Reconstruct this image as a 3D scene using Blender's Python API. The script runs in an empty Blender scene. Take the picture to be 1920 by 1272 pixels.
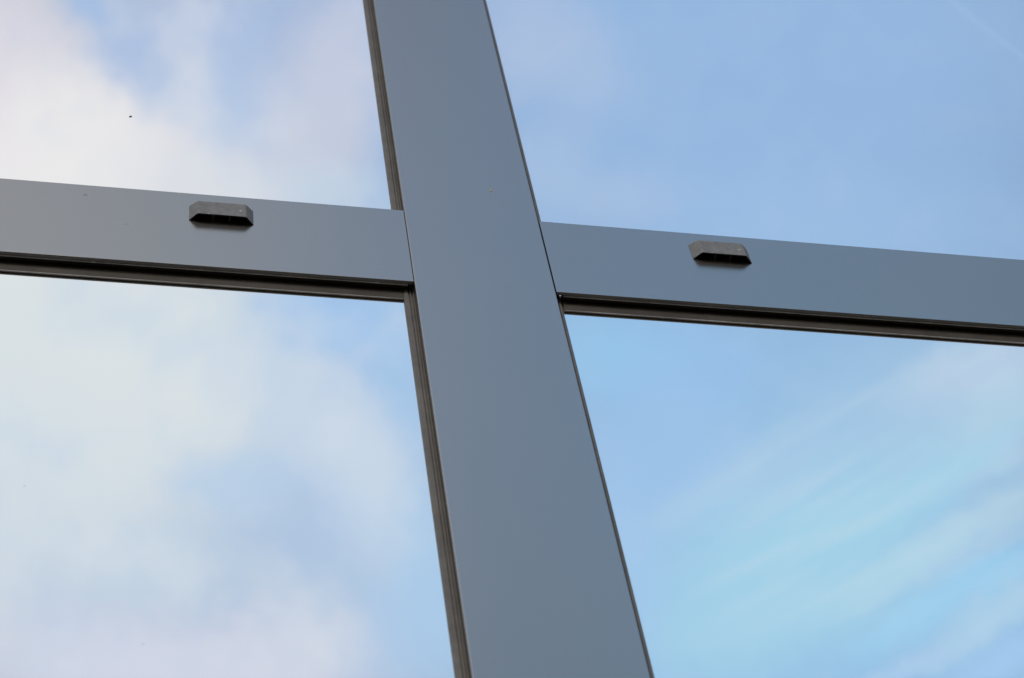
import bpy, bmesh, math, random
from mathutils import Vector, Matrix

random.seed(7)
S = bpy.context.scene
COL = S.collection

# ------------------------------------------------------------------ camera
cam_d = bpy.data.cameras.new('camera')
cam = bpy.data.objects.new('camera', cam_d); COL.objects.link(cam)
R = Vector((0.97950181, -0.16277165, -0.11866588))
U = Vector((-0.06700802, -0.81884492, 0.57009027))
F = Vector((0.18996349, 0.55045288, 0.81296709))
cam.matrix_world = Matrix(((R.x, U.x, -F.x, -0.24858332),
                           (R.y, U.y, -F.y, -0.75330338),
                           (R.z, U.z, -F.z, -1.22241599),
                           (0, 0, 0, 1)))
cam_d.sensor_width = 36.0
cam_d.lens = 71.65
cam_d.clip_start, cam_d.clip_end = 0.05, 500.0
cam_d.dof.use_dof = True
cam_d.dof.focus_distance = 1.43
cam_d.dof.aperture_fstop = 13.0
S.camera = cam

S.view_settings.view_transform = 'Standard'
S.view_settings.look = 'None'
S.view_settings.exposure = 0.0
S.view_settings.gamma = 1.0
S.view_settings.use_curve_mapping = False
S.cycles.max_bounces = 10
S.cycles.glossy_bounces = 6
S.cycles.use_denoising = True

# ------------------------------------------------------------------ sky and sun
SUN_ELEV, SUN_AZ = math.radians(26), math.radians(198)      # azimuth clockwise from +Y: in front of the wall, to its left
W = bpy.data.worlds.new('World'); S.world = W
W.use_nodes = True
nt = W.node_tree; N = nt.nodes; L = nt.links
N.clear()
SKY_STRENGTH = 0.1


def node(tree, typ, **kw):
    n = tree.nodes.new(typ)
    for k, v in kw.items():
        setattr(n, k, v)
    return n


def srgb(r, g, b):
    f = lambda c: (c / 255 / 12.92) if c / 255 <= 0.04045 else ((c / 255 + 0.055) / 1.055) ** 2.4
    return (f(r), f(g), f(b))


w_out = node(nt, 'ShaderNodeOutputWorld')
w_bg = node(nt, 'ShaderNodeBackground'); w_bg.inputs['Strength'].default_value = SKY_STRENGTH
L.new(w_bg.outputs[0], w_out.inputs[0])
sky = node(nt, 'ShaderNodeTexSky', sky_type='NISHITA', sun_disc=False,
           sun_elevation=SUN_ELEV, sun_rotation=SUN_AZ, air_density=1.0, dust_density=0.6, ozone_density=1.6)
geo = node(nt, 'ShaderNodeTexCoord')
DIR = geo.outputs['Generated']

# a sky tangent plane about the high sky the glass faces (54 degrees up, in front of the wall)
M0 = Vector((F.x, -F.y, F.z)); MR = Vector((R.x, -R.y, R.z)); MU = Vector((U.x, -U.y, U.z))


def vdot(vec):
    n = node(nt, 'ShaderNodeVectorMath', operation='DOT_PRODUCT')
    L.new(DIR, n.inputs[0]); n.inputs[1].default_value = vec
    return n.outputs['Value']


def math_n(op, a, b=None, c=None, clamp=False):
    n = node(nt, 'ShaderNodeMath', operation=op, use_clamp=clamp)
    for i, v in enumerate((a, b, c)):
        if v is None: continue
        if isinstance(v, (int, float)): n.inputs[i].default_value = v
        else: L.new(v, n.inputs[i])
    return n.outputs[0]


dm = math_n('MAXIMUM', vdot(M0), 0.05)
tu = math_n('DIVIDE', vdot(MR), dm)
tv = math_n('DIVIDE', vdot(MU), dm)
comb = node(nt, 'ShaderNodeCombineXYZ'); L.new(tu, comb.inputs[0]); L.new(tv, comb.inputs[1])
# break the cloud outlines up: two octaves of warp
warp_n = node(nt, 'ShaderNodeTexNoise', noise_dimensions='2D'); L.new(comb.outputs[0], warp_n.inputs['Vector'])
warp_n.inputs['Scale'].default_value = 22.0; warp_n.inputs['Detail'].default_value = 3.0; warp_n.inputs['Roughness'].default_value = 0.5
wsub = node(nt, 'ShaderNodeVectorMath', operation='SUBTRACT'); L.new(warp_n.outputs['Color'], wsub.inputs[0]); wsub.inputs[1].default_value = (0.5, 0.5, 0.5)
wmul = node(nt, 'ShaderNodeVectorMath', operation='MULTIPLY'); L.new(wsub.outputs[0], wmul.inputs[0]); wmul.inputs[1].default_value = (0.017, 0.017, 0.0)
wadd = node(nt, 'ShaderNodeVectorMath', operation='ADD'); L.new(comb.outputs[0], wadd.inputs[0]); L.new(wmul.outputs[0], wadd.inputs[1])
w2 = node(nt, 'ShaderNodeTexNoise', noise_dimensions='2D'); L.new(comb.outputs[0], w2.inputs['Vector'])
w2.inputs['Scale'].default_value = 75.0; w2.inputs['Detail'].default_value = 4.0; w2.inputs['Roughness'].default_value = 0.6
w2s = node(nt, 'ShaderNodeVectorMath', operation='SUBTRACT'); L.new(w2.outputs['Color'], w2s.inputs[0]); w2s.inputs[1].default_value = (0.5, 0.5, 0.5)
w2m = node(nt, 'ShaderNodeVectorMath', operation='MULTIPLY'); L.new(w2s.outputs[0], w2m.inputs[0]); w2m.inputs[1].default_value = (0.014, 0.014, 0.0)
w2a = node(nt, 'ShaderNodeVectorMath', operation='ADD'); L.new(wadd.outputs[0], w2a.inputs[0]); L.new(w2m.outputs[0], w2a.inputs[1])
SKYPOS = w2a.outputs[0]
SKYPOS_STRAIGHT = comb.outputs[0]

FPX = 3821.0                       # sky positions below are listed in 1/3821 radian steps about that direction
GLASS_R = 0.74
inv = 1.0 / (SKY_STRENGTH * GLASS_R)


def cl(r, g, b):
    c = srgb(r, g, b)
    return (c[0] * inv, c[1] * inv, c[2] * inv, 1.0)


def mixc(fac, a, b):
    n = node(nt, 'ShaderNodeMix', data_type='RGBA', clamp_factor=True)
    for sock, v in ((n.inputs[0], fac), (n.inputs[6], a), (n.inputs[7], b)):
        if isinstance(v, (int, float, tuple)): sock.default_value = v
        else: L.new(v, sock)
    return n.outputs[2]


# the clear blue
blue_scale = node(nt, 'ShaderNodeMix', data_type='RGBA', blend_type='MULTIPLY')
blue_scale.inputs[0].default_value = 1.0
L.new(sky.outputs[0], blue_scale.inputs[6]); blue_scale.inputs[7].default_value = (1.0, 1.0, 1.0, 1.0)
col = blue_scale.outputs[2]

# broken cloud over the rest of the sky
big = node(nt, 'ShaderNodeTexNoise'); L.new(DIR, big.inputs['Vector'])
big.inputs['Scale'].default_value = 3.2; big.inputs['Detail'].default_value = 6.0; big.inputs['Distortion'].default_value = 0.3
bigr = node(nt, 'ShaderNodeMapRange', interpolation_type='SMOOTHSTEP'); L.new(big.outputs[0], bigr.inputs[0])
bigr.inputs[1].default_value = 0.47; bigr.inputs[2].default_value = 0.68; bigr.inputs[4].default_value = 0.9
rad = node(nt, 'ShaderNodeVectorMath', operation='LENGTH'); L.new(comb.outputs[0], rad.inputs[0])
far = node(nt, 'ShaderNodeMapRange', interpolation_type='SMOOTHSTEP'); L.new(rad.outputs['Value'], far.inputs[0])
far.inputs[1].default_value = 0.34; far.inputs[2].default_value = 0.62
col = mixc(math_n('MULTIPLY', bigr.outputs[0], far.outputs[0]), col, cl(222, 224, 228))

WHITE, PINK, GREEN, LAV = cl(235, 233, 233), cl(214, 212, 224), cl(217, 224, 226), cl(200, 209, 230)
HAZE, CYAN, DEEP, SOFTB = cl(178, 203, 230), cl(156, 205, 230), cl(150, 183, 224), cl(158, 190, 230)
BASE_UR, BASE_LR, BRIGHT = cl(146, 182, 224), cl(154, 199, 236), cl(196, 216, 228)
#   x, y: sky position; rx, ry: half axes; rot degrees counter-clockwise; strength; colour; soft-centre
BANKS = [
    # clear and hazy blue
    (1400, 120, 1500, 1100, 0, 0.95, BASE_UR),
    (1500, 1150, 1300, 850, 0, 0.85, BASE_LR),
    (620, 640, 560, 420, 0, 0.8, cl(158, 193, 232)),
    (480, 1050, 800, 480, 0, 0.75, cl(184, 204, 230)),
    (400, 60, 520, 420, 0, 0.75, cl(172, 191, 224)),
    # the big white bank of the left
    (-420, 420, 900, 900, 0, 1.0, WHITE),
    (40, 330, 560, 330, -12, 1.0, WHITE),
    (-60, 90, 300, 300, 0, 0.75, PINK),
    (60, 720, 620, 420, 10, 0.95, cl(214, 222, 225)),
    (300, 680, 330, 230, -8, 0.75, GREEN),
    (-40, 1000, 460, 340, 0, 0.8, cl(203, 215, 227)),
    (230, 830, 260, 260, 20, 0.6, cl(214, 221, 226)),
    (360, 260, 210, 190, 0, 0.72, cl(216, 218, 226)),
    (345, 190, 90, 105, 10, 0.85, cl(211, 216, 226)),
    (200, 100, 90, 130, 25, 0.45, cl(200, 207, 223)),
    (410, 355, 280, 130, -5, 0.7, cl(214, 219, 226)),
    (150, 250, 220, 170, 0, 0.7, cl(232, 231, 232)),
    # blue gaps in it
    (165, 5, 90, 60, -20, 0.75, DEEP),
    (262, 105, 150, 90, -48, 0.8, cl(163, 187, 222)),
    (360, 60, 170, 75, 0, 0.6, cl(166, 187, 222)),
    (470, 190, 110, 150, 18, 0.75, cl(164, 189, 223)),
    # thin veils right of it
    (600, 250, 170, 210, 10, 0.7, cl(204, 208, 222)),
    (660, 90, 130, 160, 0, 0.55, cl(203, 206, 222)),
    (620, 360, 190, 80, -5, 0.6, cl(192, 210, 226)),
    # lower left
    (630, 605, 190, 80, -10, 0.8, cl(156, 192, 232)),
    (620, 790, 200, 130, -30, 0.85, cl(197, 211, 228)),
    (640, 870, 190, 105, -42, 0.6, cl(199, 212, 228)),
    (560, 690, 120, 60, 60, 0.35, cl(196, 212, 229)),
    (720, 960, 110, 200, 20, 0.65, cl(196, 212, 229)),
    (440, 900, 150, 90, 0, 0.6, cl(177, 203, 230)),
    (290, 1060, 240, 110, 0, 0.5, cl(196, 212, 227)),
    (420, 1260, 420, 150, 0, 0.85, cl(212, 213, 227)),
    (120, 1240, 340, 150, 0, 0.75, cl(208, 213, 229)),
    (570, 1210, 200, 110, 20, 0.5, cl(206, 213, 227)),
    (760, 1190, 130, 150, 0, 0.65, cl(163, 196, 229)),
    (830, 1100, 120, 260, 10, 0.6, cl(164, 200, 232)),
    (760, 700, 70, 220, 10, 0.4, cl(164, 199, 231)),
    # upper right
    (985, 40, 180, 160, 0, 0.5, cl(172, 190, 222)),
    (1080, 140, 160, 130, -20, 0.42, cl(172, 193, 222)),
    (1020, 320, 130, 130, 0, 0.5, cl(170, 194, 224)),
    (1180, 370, 160, 90, 0, 0.5, cl(166, 190, 221)),
    (1640, 420, 500, 130, -5, 0.35, cl(158, 190, 228)),
    # lower right: combed cirrus
    (1130, 660, 200, 120, 0, 0.75, cl(144, 193, 231)),
    (1300, 690, 180, 130, 0, 0.5, cl(150, 192, 235)),
    (1230, 850, 240, 190, 0, 0.5, cl(156, 193, 235)),
    (1740, 780, 500, 220, 26, 0.42, cl(174, 205, 229)),
    (1850, 690, 220, 90, 20, 0.65, cl(190, 208, 229)),
    (1890, 790, 220, 110, 30, 0.6, cl(183, 211, 228)),
    (1350, 925, 300, 65, 25, 0.34, cl(182, 206, 229)),
    (1600, 960, 330, 75, 26, 0.7, cl(160, 205, 228)),
    (1760, 900, 250, 45, 26, 0.65, cl(156, 204, 230)),
    (1500, 1050, 330, 120, 20, 0.55, cl(162, 204, 228)),
    (1520, 1010, 380, 190, 24, 0.45, cl(160, 206, 228)),
    (1840, 980, 310, 62, 28, 0.5, cl(192, 216, 228)),
    (1680, 1070, 210, 55, 27, 0.45, cl(180, 214, 228)),
    (1850, 1085, 240, 50, 27, 0.75, cl(154, 205, 236)),
    (1710, 1170, 160, 50, 26, 0.75, cl(154, 204, 236)),
    (1870, 1150, 180, 50, 33, 0.65, cl(180, 212, 233)),
    (1880, 1240, 170, 60, 28, 0.7, cl(160, 200, 240)),
    (1440, 1170, 330, 100, 15, 0.6, cl(166, 207, 228)),
    (1700, 1262, 170, 30, 25, 0.45, cl(178, 206, 238)),
    (1420, 1130, 480, 230, 15, 0.35, cl(158, 208, 230)),
    (830, 500, 130, 800, 9, 0.55, cl(160, 190, 226)),  # blue band added behind the mullion to cool the sky its face reflects
    (1180, 1060, 70, 260, 12, 0.5, cl(160, 196, 234)),
]
for (x, y, rx, ry, rot, amp, c) in BANKS:
    mp = node(nt, 'ShaderNodeMapping', vector_type='TEXTURE')
    L.new(SKYPOS, mp.inputs['Vector'])
    mp.inputs['Location'].default_value = ((x - 960) / FPX, -(y - 636) / FPX, 0)
    mp.inputs['Rotation'].default_value = (0, 0, math.radians(rot))
    mp.inputs['Scale'].default_value = (rx / FPX, ry / FPX, 1)
    ln = node(nt, 'ShaderNodeVectorMath', operation='LENGTH'); L.new(mp.outputs[0], ln.inputs[0])
    mr = node(nt, 'ShaderNodeMapRange', interpolation_type='SMOOTHSTEP'); L.new(ln.outputs['Value'], mr.inputs[0])
    mr.inputs[1].default_value = 0.15; mr.inputs[2].default_value = 1.15
    mr.inputs[3].default_value = amp; mr.inputs[4].default_value = 0.0
    col = mixc(mr.outputs[0], col, c)

# fine mottling of the veils
fin = node(nt, 'ShaderNodeTexNoise', noise_dimensions='2D'); L.new(SKYPOS_STRAIGHT, fin.inputs['Vector'])
fin.inputs['Scale'].default_value = 30.0; fin.inputs['Detail'].default_value = 5.0; fin.inputs['Roughness'].default_value = 0.55
finr = node(nt, 'ShaderNodeMapRange'); L.new(fin.outputs[0], finr.inputs[0])
finr.inputs[1].default_value = 0.45; finr.inputs[2].default_value = 0.8; finr.inputs[3].default_value = 0.0; finr.inputs[4].default_value = 0.05
col = mixc(finr.outputs[0], col, cl(214, 219, 229))

# torn, mottled texture of the cloud bank on the left
def mottle(scale, lo, hi, amount, colour, offset):
    global col
    mo = node(nt, 'ShaderNodeMapping'); L.new(SKYPOS_STRAIGHT, mo.inputs['Vector']); mo.inputs['Location'].default_value = offset
    no = node(nt, 'ShaderNodeTexNoise', noise_dimensions='2D'); L.new(mo.outputs[0], no.inputs['Vector'])
    no.inputs['Scale'].default_value = scale; no.inputs['Detail'].default_value = 5.0; no.inputs['Roughness'].default_value = 0.55
    ra = node(nt, 'ShaderNodeMapRange', interpolation_type='SMOOTHSTEP'); L.new(no.outputs[0], ra.inputs[0])
    ra.inputs[1].default_value = lo; ra.inputs[2].default_value = hi; ra.inputs[4].default_value = amount
    ma = node(nt, 'ShaderNodeMapRange', interpolation_type='SMOOTHSTEP'); L.new(tu, ma.inputs[0])
    ma.inputs[1].default_value = (1250 - 960) / FPX; ma.inputs[2].default_value = (350 - 960) / FPX
    mb = node(nt, 'ShaderNodeMapRange', interpolation_type='SMOOTHSTEP'); L.new(tu, mb.inputs[0])
    mb.inputs[1].default_value = (-300 - 960) / FPX; mb.inputs[2].default_value = (200 - 960) / FPX; mb.inputs[3].default_value = 0.35
    col = mixc(math_n('MULTIPLY', ra.outputs[0], math_n('MULTIPLY', ma.outputs[0], mb.outputs[0])), col, colour)


mottle(15, 0.44, 0.76, 0.32, cl(176, 199, 229), (0.3, 0.1, 0))
mottle(19, 0.44, 0.76, 0.36, cl(219, 223, 229), (1.7, 2.3, 0))

# combed cirrus streaks, low in front of the wall to its right
smp = node(nt, 'ShaderNodeMapping', vector_type='TEXTURE'); L.new(SKYPOS_STRAIGHT, smp.inputs['Vector'])
smp.inputs['Rotation'].default_value = (0, 0, math.radians(29)); smp.inputs['Scale'].default_value = (0.14, 0.013, 1)
sno = node(nt, 'ShaderNodeTexNoise', noise_dimensions='2D'); L.new(smp.outputs[0], sno.inputs['Vector'])
sno.inputs['Scale'].default_value = 1.0; sno.inputs['Detail'].default_value = 3.0; sno.inputs['Distortion'].default_value = 0.2
srr = node(nt, 'ShaderNodeMapRange', interpolation_type='SMOOTHSTEP'); L.new(sno.outputs[0], srr.inputs[0])
srr.inputs[1].default_value = 0.42; srr.inputs[2].default_value = 0.72; srr.inputs[4].default_value = 0.24
mmp = node(nt, 'ShaderNodeMapping', vector_type='TEXTURE'); L.new(SKYPOS_STRAIGHT, mmp.inputs['Vector'])
mmp.inputs['Location'].default_value = ((1720 - 960) / FPX, -(930 - 636) / FPX, 0)
mmp.inputs['Rotation'].default_value = (0, 0, math.radians(25)); mmp.inputs['Scale'].default_value = (560 / FPX, 330 / FPX, 1)
mln = node(nt, 'ShaderNodeVectorMath', operation='LENGTH'); L.new(mmp.outputs[0], mln.inputs[0])
mmr = node(nt, 'ShaderNodeMapRange', interpolation_type='SMOOTHSTEP'); L.new(mln.outputs['Value'], mmr.inputs[0])
mmr.inputs[1].default_value = 0.4; mmr.inputs[2].default_value = 1.1; mmr.inputs[3].default_value = 1.0; mmr.inputs[4].default_value = 0.0
col = mixc(math_n('MULTIPLY', srr.outputs[0], mmr.outputs[0]), col, cl(198, 217, 230))

# an old vapour trail
mp = node(nt, 'ShaderNodeMapping', vector_type='TEXTURE'); L.new(SKYPOS_STRAIGHT, mp.inputs['Vector'])
mp.inputs['Location'].default_value = ((1850 - 960) / FPX, -(55 - 636) / FPX, 0)
mp.inputs['Rotation'].default_value = (0, 0, math.radians(-38.5))
mp.inputs['Scale'].default_value = (700 / FPX, 7 / FPX, 1)
ln = node(nt, 'ShaderNodeVectorMath', operation='LENGTH'); L.new(mp.outputs[0], ln.inputs[0])
mr = node(nt, 'ShaderNodeMapRange', interpolation_type='SMOOTHSTEP'); L.new(ln.outputs['Value'], mr.inputs[0])
mr.inputs[1].default_value = 0.1; mr.inputs[2].default_value = 1.0; mr.inputs[3].default_value = 0.14; mr.inputs[4].default_value = 0.0
col = mixc(mr.outputs[0], col, cl(190, 210, 236))

# below the horizon: dull brown ground
sep = node(nt, 'ShaderNodeSeparateXYZ'); L.new(DIR, sep.inputs[0])
gr = node(nt, 'ShaderNodeMapRange', interpolation_type='SMOOTHSTEP'); L.new(sep.outputs['Z'], gr.inputs[0])
gr.inputs[1].default_value = -0.02; gr.inputs[2].default_value = 0.03; gr.inputs[3].default_value = 1.0; gr.inputs[4].default_value = 0.0
g = 1.0 / SKY_STRENGTH
col = mixc(gr.outputs[0], col, (0.040 * g, 0.034 * g, 0.027 * g, 1.0))
L.new(col, w_bg.inputs['Color'])

sun_d = bpy.data.lights.new('sun', 'SUN'); sun_d.energy = 1.25; sun_d.angle = math.radians(14); sun_d.color = (1.0, 0.93, 0.82)
sun = bpy.data.objects.new('sun', sun_d); COL.objects.link(sun)
to_sun = Vector((math.sin(SUN_AZ) * math.cos(SUN_ELEV), math.cos(SUN_AZ) * math.cos(SUN_ELEV), math.sin(SUN_ELEV)))
sun.rotation_euler = to_sun.to_track_quat('Z', 'Y').to_euler()


# ------------------------------------------------------------------ materials
def new_mat(name):
    m = bpy.data.materials.new(name); m.use_nodes = True
    t = m.node_tree; t.nodes.clear()
    out = t.nodes.new('ShaderNodeOutputMaterial')
    return m, t, out


def paint(name, base, rough, ior, bump=0.02):
    m, t, out = new_mat(name)
    p = t.nodes.new('ShaderNodeBsdfPrincipled'); t.links.new(p.outputs[0], out.inputs[0])
    tc = t.nodes.new('ShaderNodeTexCoord')
    n1 = t.nodes.new('ShaderNodeTexNoise'); t.links.new(tc.outputs['Object'], n1.inputs['Vector'])
    n1.inputs['Scale'].default_value = 9; n1.inputs['Detail'].default_value = 6
    mx = t.nodes.new('ShaderNodeMix'); mx.data_type = 'RGBA'
    t.links.new(n1.outputs[0], mx.inputs[0])
    mx.inputs[6].default_value = (*[c * 0.86 for c in base], 1); mx.inputs[7].default_value = (*[c * 1.14 for c in base], 1)
    # sparse pale dust specks
    v = t.nodes.new('ShaderNodeTexVoronoi'); t.links.new(tc.outputs['Object'], v.inputs['Vector']); v.inputs['Scale'].default_value = 70
    lt = t.nodes.new('ShaderNodeMath'); lt.operation = 'LESS_THAN'; t.links.new(v.outputs['Distance'], lt.inputs[0]); lt.inputs[1].default_value = 0.05
    sx = t.nodes.new('ShaderNodeSeparateColor'); t.links.new(v.outputs['Color'], sx.inputs[0])
    gt = t.nodes.new('ShaderNodeMath'); gt.operation = 'GREATER_THAN'; t.links.new(sx.outputs[0], gt.inputs[0]); gt.inputs[1].default_value = 0.9
    mu = t.nodes.new('ShaderNodeMath'); mu.operation = 'MULTIPLY'; t.links.new(lt.outputs[0], mu.inputs[0]); t.links.new(gt.outputs[0], mu.inputs[1])
    m3 = t.nodes.new('ShaderNodeMath'); m3.operation = 'MULTIPLY'; t.links.new(mu.outputs[0], m3.inputs[0]); m3.inputs[1].default_value = 0.35
    mx2 = t.nodes.new('ShaderNodeMix'); mx2.data_type = 'RGBA'; t.links.new(m3.outputs[0], mx2.inputs[0])
    t.links.new(mx.outputs[2], mx2.inputs[6]); mx2.inputs[7].default_value = (0.28, 0.25, 0.21, 1)
    t.links.new(mx2.outputs[2], p.inputs['Base Color'])
    rr = t.nodes.new('ShaderNodeMapRange'); t.links.new(n1.outputs[0], rr.inputs[0])
    rr.inputs[3].default_value = rough - 0.02; rr.inputs[4].default_value = rough + 0.03
    t.links.new(rr.outputs[0], p.inputs['Roughness'])
    p.inputs['IOR'].default_value = ior
    n2 = t.nodes.new('ShaderNodeTexNoise'); t.links.new(tc.outputs['Object'], n2.inputs['Vector']); n2.inputs['Scale'].default_value = 900
    b = t.nodes.new('ShaderNodeBump'); b.inputs['Strength'].default_value = bump; b.inputs['Distance'].default_value = 0.001
    t.links.new(n2.outputs[0], b.inputs['Height']); t.links.new(b.outputs[0], p.inputs['Normal'])
    return m


def rough_mat(name, base, rough, var=0.35, scale=160, speck=None, ior=1.45, bump=0.3):
    m, t, out = new_mat(name)
    p = t.nodes.new('ShaderNodeBsdfPrincipled'); t.links.new(p.outputs[0], out.inputs[0])
    p.inputs['Roughness'].default_value = rough; p.inputs['IOR'].default_value = ior
    tc = t.nodes.new('ShaderNodeTexCoord')
    n1 = t.nodes.new('ShaderNodeTexNoise'); t.links.new(tc.outputs['Object'], n1.inputs['Vector'])
    n1.inputs['Scale'].default_value = scale; n1.inputs['Detail'].default_value = 6; n1.inputs['Roughness'].default_value = 0.65
    mr = t.nodes.new('ShaderNodeMapRange'); t.links.new(n1.outputs[0], mr.inputs[0]); mr.inputs[1].default_value = 0.3; mr.inputs[2].default_value = 0.7
    mx = t.nodes.new('ShaderNodeMix'); mx.data_type = 'RGBA'; t.links.new(mr.outputs[0], mx.inputs[0])
    mx.inputs[6].default_value = (*[c * (1 - var) for c in base], 1); mx.inputs[7].default_value = (*[c * (1 + var) for c in base], 1)
    c_out = mx.outputs[2]
    if speck:
        v = t.nodes.new('ShaderNodeTexVoronoi'); t.links.new(tc.outputs['Object'], v.inputs['Vector']); v.inputs['Scale'].default_value = speck
        lt = t.nodes.new('ShaderNodeMapRange'); t.links.new(v.outputs['Distance'], lt.inputs[0])
        lt.inputs[1].default_value = 0.1; lt.inputs[2].default_value = 0.3; lt.inputs[3].default_value = 1; lt.inputs[4].default_value = 0
        sx = t.nodes.new('ShaderNodeSeparateColor'); t.links.new(v.outputs['Color'], sx.inputs[0])
        gt = t.nodes.new('ShaderNodeMath'); gt.operation = 'GREATER_THAN'; t.links.new(sx.outputs[0], gt.inputs[0]); gt.inputs[1].default_value = 0.84
        mu = t.nodes.new('ShaderNodeMath'); mu.operation = 'MULTIPLY'; t.links.new(lt.outputs[0], mu.inputs[0]); t.links.new(gt.outputs[0], mu.inputs[1])
        mx2 = t.nodes.new('ShaderNodeMix'); mx2.data_type = 'RGBA'; t.links.new(mu.outputs[0], mx2.inputs[0])
        t.links.new(c_out, mx2.inputs[6]); mx2.inputs[7].default_value = (0.5, 0.49, 0.48, 1)
        c_out = mx2.outputs[2]
    t.links.new(c_out, p.inputs['Base Color'])
    b = t.nodes.new('ShaderNodeBump'); b.inputs['Strength'].default_value = bump; b.inputs['Distance'].default_value = 0.0006
    t.links.new(n1.outputs[0], b.inputs['Height']); t.links.new(b.outputs[0], p.inputs['Normal'])
    return m


def glass_mat(name, tint):
    """Sun-control glass: a mirror coating over a dark interior, a little dust, and slight roller waves."""
    m, t, out = new_mat(name)
    gl = t.nodes.new('ShaderNodeBsdfGlossy'); gl.inputs['Roughness'].default_value = 0.0
    gl.inputs['Color'].default_value = (*[GLASS_R * c for c in tint], 1)
    df = t.nodes.new('ShaderNodeBsdfDiffuse')
    ad = t.nodes.new('ShaderNodeAddShader'); t.links.new(gl.outputs[0], ad.inputs[0]); t.links.new(df.outputs[0], ad.inputs[1])
    t.links.new(ad.outputs[0], out.inputs[0])
    tc = t.nodes.new('ShaderNodeTexCoord')
    n1 = t.nodes.new('ShaderNodeTexNoise'); t.links.new(tc.outputs['Object'], n1.inputs['Vector']); n1.inputs['Scale'].default_value = 14; n1.inputs['Detail'].default_value = 5
    mx = t.nodes.new('ShaderNodeMix'); mx.data_type = 'RGBA'; t.links.new(n1.outputs[0], mx.inputs[0])
    mx.inputs[6].default_value = (0.034, 0.031, 0.028, 1); mx.inputs[7].default_value = (0.044, 0.040, 0.036, 1)
    v = t.nodes.new('ShaderNodeTexVoronoi'); t.links.new(tc.outputs['Object'], v.inputs['Vector']); v.inputs['Scale'].default_value = 28
    lt = t.nodes.new('ShaderNodeMapRange'); t.links.new(v.outputs['Distance'], lt.inputs[0])
    lt.inputs[1].default_value = 0.015; lt.inputs[2].default_value = 0.035; lt.inputs[3].default_value = 1; lt.inputs[4].default_value = 0
    sx = t.nodes.new('ShaderNodeSeparateColor'); t.links.new(v.outputs['Color'], sx.inputs[0])
    gt = t.nodes.new('ShaderNodeMapRange'); t.links.new(sx.outputs[0], gt.inputs[0]); gt.inputs[1].default_value = 0.6; gt.inputs[2].default_value = 1.0
    gt.inputs[4].default_value = 0.35
    mu = t.nodes.new('ShaderNodeMath'); mu.operation = 'MULTIPLY'; t.links.new(lt.outputs[0], mu.inputs[0]); t.links.new(gt.outputs[0], mu.inputs[1])
    ms = t.nodes.new('ShaderNodeMixShader'); dd = t.nodes.new('ShaderNodeBsdfDiffuse'); dd.inputs['Color'].default_value = (0.1, 0.09, 0.08, 1)
    t.links.new(mu.outputs[0], ms.inputs[0]); t.links.new(ad.outputs[0], ms.inputs[1]); t.links.new(dd.outputs[0], ms.inputs[2])
    t.links.new(ms.outputs[0], out.inputs[0])
    t.links.new(mx.outputs[2], df.inputs['Color'])
    n2 = t.nodes.new('ShaderNodeTexNoise'); t.links.new(tc.outputs['Object'], n2.inputs['Vector']); n2.inputs['Scale'].default_value = 6; n2.inputs['Detail'].default_value = 1
    b = t.nodes.new('ShaderNodeBump'); b.inputs['Strength'].default_value = 1.0; b.inputs['Distance'].default_value = 0.00012
    t.links.new(n2.outputs[0], b.inputs['Height']); t.links.new(b.outputs[0], gl.inputs['Normal'])
    return m


M_PAINT = paint('anthracite_powder_coat', (0.045, 0.041, 0.036), 0.25, 3.1)
M_CORE = paint('anthracite_profile', (0.055, 0.05, 0.045), 0.4, 1.5, 0.05)
M_RUBBER = rough_mat('grey_rubber', (0.115, 0.105, 0.095), 0.55, 0.25, 60, speck=None, bump=0.15)
M_BLACK = rough_mat('black_rubber', (0.050, 0.041, 0.033), 0.6, 0.3, 60, bump=0.15)
M_BEAD = rough_mat('worn_rubber_lit_edge', (0.33, 0.32, 0.31), 0.5, 0.4, 40, speck=120, bump=0.15)  # lint-worn rubber, paled so its thin edges read as lit lines
M_CAP = rough_mat('weathered_grey_plastic', (0.160, 0.156, 0.155), 0.58, 0.28, 240, speck=230, bump=0.3)
M_CAPIN = rough_mat('shaded_black_plastic', (0.012, 0.012, 0.012), 0.5, 0.2, 200)  # black plastic; the shade of the hollow is put into its colour
M_RIB = rough_mat('rib_plastic', (0.06, 0.055, 0.05), 0.5, 0.2, 200)  # somewhat lighter than the inside of the shell
M_SMUDGE = rough_mat('grey_smudge', (0.24, 0.24, 0.25), 0.5, 0.2, 700)
M_GLASS_HI = glass_mat('mirror_glass', (1.0, 1.0, 1.0))
M_GLASS_LO = glass_mat('mirror_glass_panel', (0.985, 1.0, 1.0))
M_FLY = rough_mat('dark_dirt', (0.03, 0.028, 0.03), 0.6, 0.3, 900)
M_DROP = rough_mat('pale_dirt', (0.34, 0.29, 0.25), 0.8, 0.3, 900)


# ------------------------------------------------------------------ helpers
def link_mesh(name, bm, mat, parent=None):
    me = bpy.data.meshes.new(name); bm.normal_update(); bm.to_mesh(me); bm.free()
    for m in (mat if isinstance(mat, (list, tuple)) else [mat]):
        me.materials.append(m)
    o = bpy.data.objects.new(name, me); COL.objects.link(o)
    if parent: o.parent = parent
    return o


def thing(name, label, cat, loc=(0, 0, 0), group=None):
    o = bpy.data.objects.new(name, None); COL.objects.link(o); o.location = loc
    o.empty_display_size = 0.05
    o['label'] = label; o['category'] = cat
    if group: o['group'] = group
    return o


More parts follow.
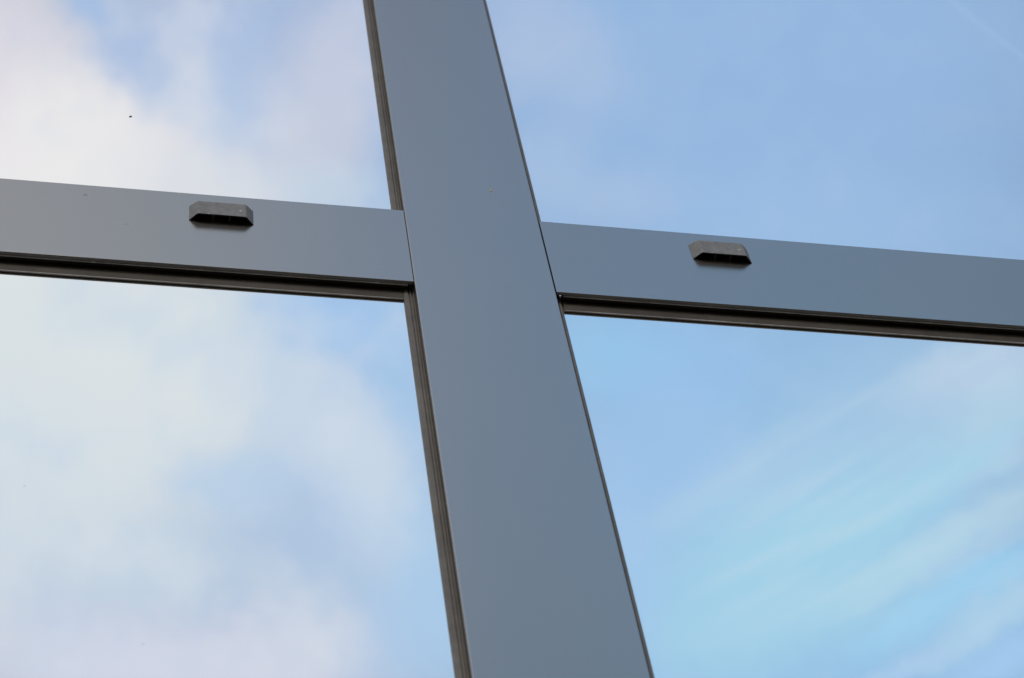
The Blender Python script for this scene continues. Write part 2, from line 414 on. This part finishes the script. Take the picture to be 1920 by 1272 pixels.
def box(bm, x0, x1, y0, y1, z0, z1):
    vs = [bm.verts.new(p) for p in ((x0, y0, z0), (x1, y0, z0), (x1, y1, z0), (x0, y1, z0),
                                    (x0, y0, z1), (x1, y0, z1), (x1, y1, z1), (x0, y1, z1))]
    for f in ((0, 1, 5, 4), (1, 2, 6, 5), (2, 3, 7, 6), (3, 0, 4, 7), (4, 5, 6, 7), (3, 2, 1, 0)):
        bm.faces.new([vs[i] for i in f])


def extrude(bm, prof, axis, a, b):
    """Closed cross-section prof [(across, depth)] pushed along axis 'z' (across = x) or 'x' (across = z)."""
    mk = (lambda p, t: (p[0], p[1], t)) if axis == 'z' else (lambda p, t: (t, p[1], p[0]))
    v0 = [bm.verts.new(mk(p, a)) for p in prof]; v1 = [bm.verts.new(mk(p, b)) for p in prof]
    n = len(prof)
    for i in range(n):
        j = (i + 1) % n
        bm.faces.new((v0[i], v0[j], v1[j], v1[i]))
    bm.faces.new(v0); bm.faces.new(list(reversed(v1)))
    bmesh.ops.recalc_face_normals(bm, faces=bm.faces)


def cap_profile(half, y0, y1, r=0.0009, n=7):
    """Cover cap section with rolled front edges."""
    pts = [(-half, y1)]
    for i in range(n + 1):
        a = math.pi / 2 * i / n
        pts.append((-half + r - r * math.cos(a), y0 + r - r * math.sin(a)))
    for i in range(n + 1):
        a = math.pi / 2 * (1 - i / n)
        pts.append((half - r + r * math.cos(a), y0 + r - r * math.sin(a)))
    pts.append((half, y1))
    return pts


GY = 0.0093            # glass face behind the front of the frame
MW, TH = 0.05, 0.0475   # half width of the mullion, half height of the transoms
Z0, Z1, X0, X1 = -1.15, 1.9, -1.5, 1.9

# ------------------------------------------------------------------ mullion
mull = thing('window_mullion', 'wide upright anthracite metal mullion crossing the whole facade between the four panes', 'mullion', (0, 0, 0))
bm = bmesh.new(); extrude(bm, cap_profile(MW, -0.0007, 0.0042), 'z', Z0, Z1)
link_mesh('cover_cap', bm, M_PAINT, mull)
bm = bmesh.new(); extrude(bm, [(-0.0483, 0.0042), (0.0483, 0.0042), (0.0483, 0.0050), (0.0496, 0.0052), (0.0496, 0.0076),
                               (-0.0496, 0.0076), (-0.0496, 0.0052), (-0.0483, 0.0050)], 'z', Z0, Z1)
link_mesh('clamping_profile', bm, M_CORE, mull)
for s, wd in ((-1, 0.0068), (1, 0.0055)):
    bm = bmesh.new()
    prof = [(0.046, 0.0077), (0.0504, 0.0077), (0.0505, 0.0090), (0.0514, 0.0090), (0.0515, 0.0076), (0.0525, 0.0076), (0.0526, 0.0089),
            (0.0533, 0.0089), (0.0535, 0.0075), (0.0500 + wd - 0.0008, 0.0075), (0.05 + wd, 0.0081), (0.05 + wd, GY - 0.0001), (0.046, GY - 0.0001)]
    extrude(bm, [(s * a, y) for a, y in prof], 'z', Z0, Z1)
    link_mesh('gasket', bm, M_RUBBER, mull)

# ------------------------------------------------------------------ transoms
for s, label in ((-1, 'horizontal anthracite transom left of the mullion, its face turning pale grey from reflected cloud'),
                 (1, 'horizontal anthracite transom right of the mullion, its face reflecting plain blue sky')):
    a, b = (X0, -MW - 0.0004) if s < 0 else (MW + 0.0009, X1)
    t = thing('window_transom', label, 'transom', (0, 0, 0), 'transoms meeting the mullion')
    bm = bmesh.new(); extrude(bm, cap_profile(TH, 0.0, 0.0024, 0.0006), 'x', a, b)
    link_mesh('cover_cap', bm, M_PAINT, t)
    a2, b2 = (X0, -MW - 0.0042) if s < 0 else (MW + 0.0062, X1)
    bm = bmesh.new()
    extrude(bm, [(-TH + 0.0020, 0.0031), (TH - 0.001, 0.0031), (TH - 0.001, 0.0074), (-TH + 0.0020, 0.0074)], 'x', a2, b2)
    link_mesh('clamping_profile', bm, M_CORE, t)
    bm = bmesh.new(); box(bm, a2, b2, 0.00275, 0.00305, -TH - 0.0011, -TH + 0.006)
    link_mesh('light_line_fin', bm, M_BEAD, t)  # added fin; its pale colour draws the light caught at the joint
    a3, b3 = (X0, -MW - 0.0071) if s < 0 else (MW + 0.0066, X1)
    for q in (-1, 1):
        bm = bmesh.new()
        prof = [(0.040, 0.0078), (TH + 0.0098, 0.0079), (TH + 0.0100, 0.0084), (TH + 0.0115, 0.0084), (TH + 0.0115, GY - 0.0001), (0.040, GY - 0.0001)]
        extrude(bm, [(q * z, y) for z, y in prof], 'x', a3, b3)
        gk = link_mesh('gasket', bm, M_BLACK, t)
        bm = bmesh.new()
        prof = [(TH + 0.0103, 0.0083), (TH + 0.0103, 0.0078), (TH + 0.0106, 0.0075), (TH + 0.0110, 0.0075), (TH + 0.0113, 0.0078), (TH + 0.0114, 0.0083)]
        extrude(bm, [(q * z, y) for z, y in prof], 'x', a3, b3)
        link_mesh('gasket_bead', bm, M_BEAD, gk)

# ------------------------------------------------------------------ panes
PANES = [(-1, 1, 'mirrored glass pane above the left transom, reflecting thick white cloud and a dark fly speck'),
         (1, 1, 'mirrored glass pane above the right transom, reflecting almost clear blue sky'),
         (-1, -1, 'mirrored glass pane below the left transom, reflecting pale white and lavender cloud'),
         (1, -1, 'mirrored glass pane below the right transom, reflecting streaky cyan cirrus')]
for sx, sz, label in PANES:
    xs = sorted((sx * 0.044, X0 if sx < 0 else X1)); zs = sorted((sz * 0.038, Z1 if sz > 0 else Z0))
    bm = bmesh.new(); box(bm, xs[0], xs[1], GY, GY + 0.008, zs[0], zs[1])
    o = link_mesh('glass_pane', bm, M_GLASS_HI if sz > 0 else M_GLASS_LO)
    o['label'] = label; o['category'] = 'glass pane'; o['group'] = 'mirrored facade panes'

# ------------------------------------------------------------------ drain caps
def drain_cap(x, z, label, seed):
    rnd = random.Random(seed)
    t = thing('drain_cap', label, 'drain cap', (x, -0.0002, z), 'drain caps on the transoms')
    hw, fw, e, hb, hf = 0.0225, 0.0170, 0.0062, 0.0230, 0.0168     # base half width, front half width, depth, base height, front height
    th = 0.0011
    bm = bmesh.new()
    def ring(hw_, fw_, e_, hb_, hf_):
        return dict(bl=(-hw_, 0, 0), fl=(-fw_, -e_, 0), fr=(fw_, -e_, 0), br=(hw_, 0, 0),
                    tbl=(-hw_, 0, hb_ - 0.004), tfl=(-fw_, -e_, hf_), tfr=(fw_, -e_, hf_), tbr=(hw_, 0, hb_ - 0.004),
                    tml=(-fw_, 0, hb_), tmr=(fw_, 0, hb_))
    o_ = {k: bm.verts.new(v) for k, v in ring(hw, fw, e, hb, hf).items()}
    i_ = {k: bm.verts.new(v) for k, v in ring(hw - th * 1.4, fw - th * .6, e - th, hb - th * 1.5, hf - th).items()}
    faces_o = (('bl', 'fl', 'tfl', 'tbl'), ('fl', 'fr', 'tfr', 'tfl'), ('fr', 'br', 'tbr', 'tfr'), ('tfl', 'tfr', 'tmr', 'tml'),
               ('tbl', 'tfl', 'tml'), ('tfr', 'tbr', 'tmr'))
    for f in faces_o:
        bm.faces.new([o_[k] for k in f]).material_index = 0
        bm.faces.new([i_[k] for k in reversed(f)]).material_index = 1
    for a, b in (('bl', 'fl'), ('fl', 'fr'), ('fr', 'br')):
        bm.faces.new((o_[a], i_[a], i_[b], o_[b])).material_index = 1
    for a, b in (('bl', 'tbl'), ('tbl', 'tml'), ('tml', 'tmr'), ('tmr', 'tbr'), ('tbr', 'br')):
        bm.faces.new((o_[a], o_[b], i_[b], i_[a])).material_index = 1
    bmesh.ops.recalc_face_normals(bm, faces=bm.faces)
    ed = [ed for ed in bm.edges if all(v in o_.values() for v in ed.verts) and len(ed.link_faces) == 2
          and all(f.material_index == 0 for f in ed.link_faces)]
    bmesh.ops.bevel(bm, geom=ed, offset=0.0009, segments=3, affect='EDGES', profile=0.6)
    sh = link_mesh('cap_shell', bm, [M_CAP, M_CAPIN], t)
    for rx in (-0.0058, 0.0058):
        bm = bmesh.new(); box(bm, rx - 0.0007, rx + 0.0007, -e + th + 0.0001, -0.0001, 0.0012, hf - 0.002)
        link_mesh('rib', bm, M_RIB, t)
    return t


drain_cap(-0.1822, 0.0105, 'small weathered grey plastic drain cap with open black underside, stuck on the left transom', 1)
drain_cap(0.1842, 0.0108, 'small weathered grey plastic drain cap with open black underside, stuck on the right transom', 2)


# ------------------------------------------------------------------ specks of dirt
def blob(name, loc, size, mat, label, cat, seed, flat=0.35):
    rnd = random.Random(seed)
    bm = bmesh.new(); bmesh.ops.create_icosphere(bm, subdivisions=2, radius=1.0)
    for v in bm.verts:
        k = 1 + rnd.uniform(-0.3, 0.3)
        v.co = Vector((v.co.x * size[0] * k, v.co.y * size[0] * flat, v.co.z * size[1] * k))
    o = link_mesh(name, bm, mat); o.location = loc
    o['label'] = label; o['category'] = cat
    return o


def on_plane(px, py, y):
    """Where the sight line through a photo position meets the plane at depth y."""
    d = F + R * ((px - 960) / 3821.0) - U * ((py - 636) / 3821.0)
    c = cam.matrix_world.translation
    return c + d * ((y - c.y) / d.y)


p = on_plane(245, 219, GY)
o = blob('fly_speck', (p.x, GY - 0.0002, p.z), (0.0008, 0.0013), M_FLY, 'tiny dark fly speck on the cloud-filled pane above the left transom', 'speck', 3)
o.rotation_euler.y = math.radians(35)
p = on_plane(920, 358, -0.0007)
blob('bird_dropping', (p.x, -0.0008, p.z), (0.0012, 0.0016), M_DROP, 'tiny pale tan dirt spot on the face of the mullion', 'speck', 5, 0.2)
for k, (px, py, size, lab) in enumerate(((160, 366, 0.0017, 'faint dark smudge near the top edge of the left transom'),
                                        (237, 421, 0.0012, 'smaller faint dark smudge in mid height of the left transom, left of the drain cap'))):
    p = on_plane(px, py, 0.0)
    blob('dirt_smudge', (p.x, 0.00005, p.z), (size, size), M_SMUDGE, lab, 'speck', 11 + k, 0.08)
